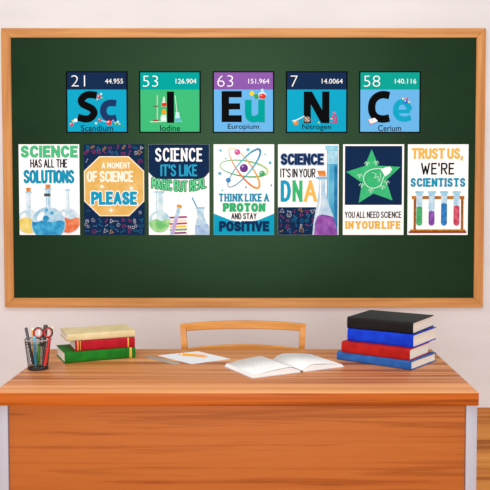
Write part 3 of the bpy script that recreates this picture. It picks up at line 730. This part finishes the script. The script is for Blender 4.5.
# 1 solutions
a = poster(19.1, 20, 'poster reading Science has all the solutions with three flasks')
p = a.part('heading'); p.text('SCIENCE', (30, 28, 309, 87), 15, '1f8f5a', cap='s', gap=.2).up().text('SCIENCE', (32, 29, 307, 85), 11.5, '4cc184', cap='s', gap=.22).done()
a.part('lettering').text('HAS ALL THE', (76, 94, 258, 136), 6, '15181c', gap=.26).done()
a.part('lettering').text('SOLUTIONS', (42, 146, 292, 213), 13, '1c94b8', gap=.22).done()
def clipx(pts): return [(min(max(u, 20.5), 314.5), min(v, 464.5)) for u, v in pts]
def flask(a, cx, cy, r, neck_top, nw, liquid, glass, top, cork=None, name='flask_print'):
    fl = a.part(name)
    body = [(cx + r * math.cos(t * math.pi / 20), cy + r * math.sin(t * math.pi / 20)) for t in range(40)]
    fl.poly(clipx(body), glass); fl.rect(cx - nw, neck_top, cx + nw, cy - r * .7, glass).rect(cx - nw * 1.45, neck_top, cx + nw * 1.45, neck_top + 9, wash('8dbcd6', 'b9d9e8')); fl.up()
    o = fl.ell(cx - r * .45, cy - r * .45, r * .16, r * .3, 'f4fafc', .6).line([(cx - nw * .4, neck_top + 12), (cx - nw * .4, cy - r)], nw * .3, 'f0f8fb').done()
    lq = a.part('liquid_print', o)
    pts = [(cx + r * .95 * math.cos(t * math.pi / 30), cy + r * .95 * math.sin(t * math.pi / 30)) for t in range(61)]
    pts = [q for q in pts if q[1] > top]; x0 = min(q[0] for q in pts); x1 = max(q[0] for q in pts)
    body = sorted([q for q in pts if q[0] >= cx], key=lambda q: q[1]) + sorted([q for q in pts if q[0] < cx], key=lambda q: -q[1])
    waves = [(x0 + (x1 - x0) * k / 10, top + 5 * math.sin(k * 1.3)) for k in range(11)]
    lq.poly(clipx(waves + body), liquid).done()
    if cork: ck = a.part('cork_print', o); ck.poly([(cx - nw * 1.1, neck_top - 18), (cx + nw * 1.1, neck_top - 18), (cx + nw * .85, neck_top + 2), (cx - nw * .85, neck_top + 2)], wash('c9762c', 'e0954a')).done()
    return o
gl = wash('cfe4ef', '9cc8e0', 25)
flask(a, 66, 400, 60, 252, 11, wash('e0c65a', 'efdf92', 22), wash('dcebf2', 'aacfe2', 25), 382, True)
flask(a, 258, 396, 62, 240, 8, wash('dc6a40', 'e98f66', 22), wash('dcebf2', 'b2d4e6', 25), 384, None)
o = flask(a, 162, 412, 84, 236, 12, wash('1484bc', '4fb2dc', 22), wash('c2deec', '8fc4e0', 22), 398, True)
p = a.part('bubbles', o); p.ell(150, 383, 15, 13, '2b8fc4').ell(153, 343, 8, 8, '4aa6d2').ell(180, 357, 9, 9, '4aa6d2').rect(142, 262, 174, 276, '4b545c').done()
# 2 moment of science
a = poster(84, 20, 'navy poster reading A moment of science please on a yellow octagon', NAVY)
doodles(a, 'doodle_pattern', [(24, 26, 312, 76), (24, 380, 312, 460), (22, 84, 60, 128), (278, 84, 312, 128), (22, 330, 60, 372), (278, 330, 312, 372)], 0, 5, lambda u, v: v < 170 and (60 < u < 278 and v > 76))
oc = [(96, 80), (240, 80), (315, 152), (315, 300), (240, 373), (96, 373), (20.5, 300), (20.5, 152)]
p = a.part('octagon_panel'); p.poly(oc, 'f6ead2'); p.up(); c = (168, 226)
p.poly([(c[0] + (u - c[0]) * .965, c[1] + (v - c[1]) * .965) for u, v in oc], wash('dcae58', 'e4bb6e', 12)).done()
for (u, v) in ((108, 228), (252, 236), (152, 344)):
    p = a.part('atom_print')
    for r in (0.2, 1.2, 2.2): p.line([(u + 32 * math.cos(t) * math.cos(r) - 9 * math.sin(t) * math.sin(r), v + .7 * (32 * math.cos(t) * math.sin(r) + 9 * math.sin(t) * math.cos(r))) for t in [k * math.pi / 10 for k in range(20)]], 1.6, 'f2d9a4', closed=True)
    p.ell(u, v, 7, 7, 'fffaf0').done()
a.part('lettering').text('A MOMENT', (108, 110, 248, 140), 5, 'fdf6e6', gap=.3).done()
a.part('lettering').text('OF SCIENCE', (34, 152, 262, 206), 9, 'fdf6e6', gap=.25).done()
p = a.part('heading'); p.text('PLEASE', (52, 250, 283, 320), 18, 'ffffff', gap=.2, grow=5).up().text('PLEASE', (54, 252, 281, 318), 16, '129cc2', gap=.22).done()
# 3 magic
a = poster(148.7, 18, 'poster reading Science its like magic but real with flasks and stacked books', wpx=60.6)
p = a.part('header_panel'); p.poly([(18.3, 22.3), (314.6, 22.3), (314.6, 158), (296, 180), (268, 192), (66, 192), (38, 180), (18.3, 158)], NAVY).done()
a.part('heading').text('SCIENCE', (48, 40, 284, 106), 9.5, 'ffffff', serif=.6, gap=.22).done()
a.part('lettering').text("IT'S LIKE", (76, 120, 256, 178), 9, '27a0c8', gap=.25).done()
w3 = lambda x, y: (x, y + (-10 + 14 * math.sin(math.pi * (x - 34) / 266)) + (4 if x > 150 else 0) * math.sin((x - 150) / 40))
p = a.part('lettering'); p.text('MAGIC BUT REAL', (32, 194, 300, 246), 6, '0c7440', gap=.3, warp=w3, grow=7, space=.5).up().text('MAGIC BUT REAL', (32, 194, 300, 246), 6, '6cd89a', gap=.3, warp=w3, space=.5).done()
o = flask(a, 70, 400, 54, 250, 17, wash('6cc070', 'b4e0a0', 20), wash('d6ecf0', 'a4cfe0', 20), 392, None)
p = a.part('book_stack_print')
for i, (v, c) in enumerate(((372, 'a8407c'), (388, 'e8e0cc'), (403, 'c8484c'), (418, 'e6c84a'), (433, '78a444'), (449, '88507c'))): p.poly([(118 + 3 * (i % 2), v + 4), (204 - 6 * (i % 2), v), (206, v + 9), (122, v + 13)], c)
p.done()
p = a.part('test_tube_print'); p.poly([(158, 328), (176, 334), (140, 464), (120, 464)], wash('c4dfee', '9cc6e0')); p.up().poly([(150, 372), (164, 376), (142, 460), (124, 460)], wash('b49ad0', 'd0bce4')).poly([(158, 314), (181, 320), (178, 334), (154, 327)], 'd89a3c').done()
a.part('stirring_rod_print').line([(232, 284), (256, 335)], 6, '3e9cb8').done()
p = a.part('flask_print'); p.poly([(252, 330), (288, 330), (288, 376), (312, 420), (314, 464), (244, 464), (244, 420), (256, 376)], wash('cfe4f0', 'a2cae0')); p.up().poly([(246, 418), (308, 412), (314, 464), (244, 464)], wash('8fb2dc', 'b6cfe8')).rect(248, 328, 292, 337, '9cc6da').done()
# 4 proton
a = poster(213.7, 18, 'poster reading Think like a proton and stay positive with an atom')
p = a.part('lower_panel'); p.poly([(18.3, 360), (100, 392), (168, 404), (236, 392), (314, 360), (314, 464.7), (18.3, 464.7)], '10a0c2').done()
def orbit(p, cx, cy, ra, rb, rot, cs, w):
    n = 48
    def L(t):
        t = t % 1 * len(cs); i = int(t) % len(cs); f = t - int(t); A, B = [tuple(int(c[k:k + 2], 16) for k in (0, 2, 4)) for c in (cs[i], cs[(i + 1) % len(cs)])]
        return '%02x%02x%02x' % tuple(int((A[k] + (B[k] - A[k]) * (round(f * 3) / 3))) for k in range(3))
    P = [(cx + ra * math.cos(t) * math.cos(rot) - rb * math.sin(t) * math.sin(rot), cy + ra * math.cos(t) * math.sin(rot) + rb * math.sin(t) * math.cos(rot)) for t in [2 * math.pi * k / n for k in range(n)]]
    for k in range(n): p.line([P[k], P[(k + 1) % n]], w * (.75 + .35 * math.cos(2 * math.pi * k / n)), L(k / n))
p = a.part('atom_print')
orbit(p, 166, 140, 118, 38, .14, ['c8dc94', '3c9c5a', '5cb464', '66b47a'], 9); p.up()
orbit(p, 168, 138, 118, 34, math.radians(54), ['e8a03c', 'e8703c', 'f0c860', 'e8a858'], 9); p.up()
orbit(p, 167, 138, 118, 32, math.radians(-50), ['3484b4', '5cbcd0', '2c6ca4', '60c4d8'], 9); p.up()
p.ell(166, 138, 20, 20, '6a3a8e').ell(134, 60, 14, 14, 'd65a9c').ell(255, 164, 14, 14, '48a868').ell(90, 197, 12, 12, '3c8cc4')
for u, v, r in ((52, 52, 6), (186, 48, 8), (294, 112, 7), (48, 164, 8), (300, 222, 5), (176, 232, 5), (60, 246, 4), (78, 92, 4), (270, 70, 4)): p.ell(u, v, r, r, '4cb4cc')
p.up().ell(160, 130, 6, 6, 'b48cd0').ell(130, 56, 4, 4, 'f4c0dc').ell(251, 160, 4, 4, 'c0e8cc').done()
a.part('lettering').text('THINK LIKE A', (40, 262, 292, 302), 8, '1c90b4', serif=1, gap=.08, space=.3).done()
a.part('lettering').text('PROTON', (60, 308, 274, 352), 13, '36b274', serif=.8, gap=.03).done()
a.part('lettering').text('AND STAY', (104, 358, 228, 388), 4.6, '16202a', gap=.3).done()
a.part('heading').text('POSITIVE', (44, 397, 290, 448), 14, '14305c', gap=.2, cap='s').done()
# 5 dna
a = poster(278, 15, 'poster reading Science its in your DNA with tall blue tube and purple flask', wpx=60.6)
p = a.part('lower_panel'); p.rect(15.3, 329, 216, 464.7, NAVY).done()
doodles(a, 'doodle_pattern', [(20, 334, 208, 460)], 0, 9)
p = a.part('tube_print'); p.rect(254, 34, 308, 464.6, wash('3d9cc4', '6cbcd8', 9)).rect(246, 28, 308, 50, wash('a8dcec', '7cc4dc')); p.up().rect(256, 52, 306, 118, wash('b4dfee', '8cc8de')).rect(258, 120, 266, 400, '7cc0dc').rect(290, 126, 306, 464, wash('1c6ca0', '2f88b8', 12)).done()
p = a.part('flask_print'); p.poly([(214, 188), (248, 188), (246, 250), (262, 310), (288, 380), (306, 464.6), (184, 464.6), (190, 400), (206, 310), (214, 250)], wash('cfe2ee', 'a4c8e0', 14)); p.up().rect(202, 180, 262, 192, '88b8d8').line([(222, 200), (222, 300), (206, 380)], 6, 'f2f8fb', True)
o = p.done()
p = a.part('liquid_print', o); p.poly([(208, 372), (232, 364), (262, 370), (286, 376), (300, 420), (306, 464.6), (192, 464.6), (196, 410)], wash('7a3c98', 'a468bc', 16)).done()
a.part('cork_print', o).poly([(206, 150), (246, 150), (250, 178), (216, 178)], wash('d2782c', 'e8954c')).done()
p = a.part('heading'); p.text('SCIENCE', (27, 66, 240, 124), 14, '9ab0cc', gap=.2, cap='s', grow=3).up().text('SCIENCE', (29, 68, 238, 122), 12.5, '14305c', gap=.22, cap='s').done()
a.part('lettering').text("IT'S IN YOUR", (26, 140, 198, 184), 5.5, '14181e', gap=.28, space=.35).done()
DB = (28, 196, 92, 302)
a.part('letter').text('D', (28, 198, 78, 302), 17, '1a9cc4', cap='s').done(); a.part('letter').text('N', (86, 198, 135, 302), 16, '3cb878', cap='s').done(); a.part('letter').text('A', (142, 198, 206, 302), 16, 'eaba5a', cap='s').done()
# 6 star
a = poster(343, 15, 'poster reading You all need science in your life with green star', wpx=60.8)
p = a.part('picture_panel'); p.rect(24, 30, 304, 318, NAVY).done()
p = a.part('star_print'); p.poly([(155, 46), (188, 126), (296, 132), (226, 198), (258, 296), (165, 262), (92, 308), (108, 210), (30, 156), (120, 128)], wash('34b070', '3fbe7c', 14)).done()
p = a.part('light_bulb_print'); p.line([(206, 140), (184, 140), (150, 146), (122, 166), (116, 196), (134, 226), (166, 236), (198, 222), (210, 194), (216, 178), (222, 172)], 3.6, 'd8f4e4', True)
p.poly([(200, 146), (226, 132), (250, 140), (246, 160), (222, 178)], 'ffffff'); p.line([(228, 136), (244, 132), (252, 144), (244, 156)], 5, 'e4f4ec').line([(158, 160), (178, 166), (168, 186), (186, 178), (192, 204), (200, 182), (196, 160)], 2.6, 'bfead2')
for u, v in ((132, 116), (176, 112), (96, 176), (150, 248), (208, 232), (228, 208), (106, 222)):
    p.line([(u - 12, v), (u - 4, v - 9), (u, v + 4), (u + 6, v - 8), (u + 13, v + 2)], 3, 'b4e6ca', True).ell(u, v + 7, 4, 4, 'a8e2c2')
p.done()
a.part('lettering').text('YOU ALL NEED SCIENCE', (24, 350, 302, 382), 4.6, '1a2026', gap=.3, space=.4).done()
a.part('lettering').text('IN YOUR LIFE', (24, 396, 302, 436), 9.5, 'e8b450', serif=1, gap=.05, space=.2).done()
# 7 trust us
a = poster(407.7, 18, 'poster reading Trust us were scientists with a rack of test tubes')
a.part('heading').text('TRUST US,', (36, 40, 288, 94), 12, 'e8b858', gap=.22, cap='s', space=.4).done()
a.part('lettering').text("WE'RE", (82, 112, 246, 170), 8, '15181c', gap=.28).done()
a.part('lettering').text('SCIENTISTS', (28, 186, 304, 230), 10.5, '1c94b8', serif=.9, gap=.03).done()
p = a.part('rack_print'); p.rect(48, 284, 60, 448, wash('8a4a1c', 'a8662c')).rect(280, 284, 292, 448, wash('8a4a1c', 'a8662c')).rect(38, 274, 296, 290, wash('c2822c', '9a5a1e', 30)); p.rect(32, 438, 302, 448, wash('c2822c', '9a5a1e', 30)); p.rect(24, 447, 308, 456, '8c3020').done()
for cx, top, c1, c2, t in ((76, 326, '2f9e5c', '58b87c', 0), (136, 348, '6c3a9c', '9a62bc', 0), (197, 310, '1c6cb4', '3f8ccc', 0), (258, 322, 'bc3a54', 'd8687c', 0)):
    p = a.part('test_tube_print'); arc = [(cx + 15 * math.cos(k * math.pi / 10), 404 + 16 * math.sin(k * math.pi / 10)) for k in range(11)]
    p.poly([(cx - 15, 262), (cx + 15, 262)] + arc, wash('cfe6f2', 'a0cce4')).rect(cx - 20, 250, cx + 20, 262, wash('aed8ec', '88c0dc')).rect(cx - 13, 262, cx + 13, 274, wash('8cc4e0', 'b4dcec'))
    o = p.done(); a.part('liquid_print', o).poly([(cx - 14, top + 3), (cx, top - 2), (cx + 14, top + 4)] + arc, wash(c1, c2, 40)).done()
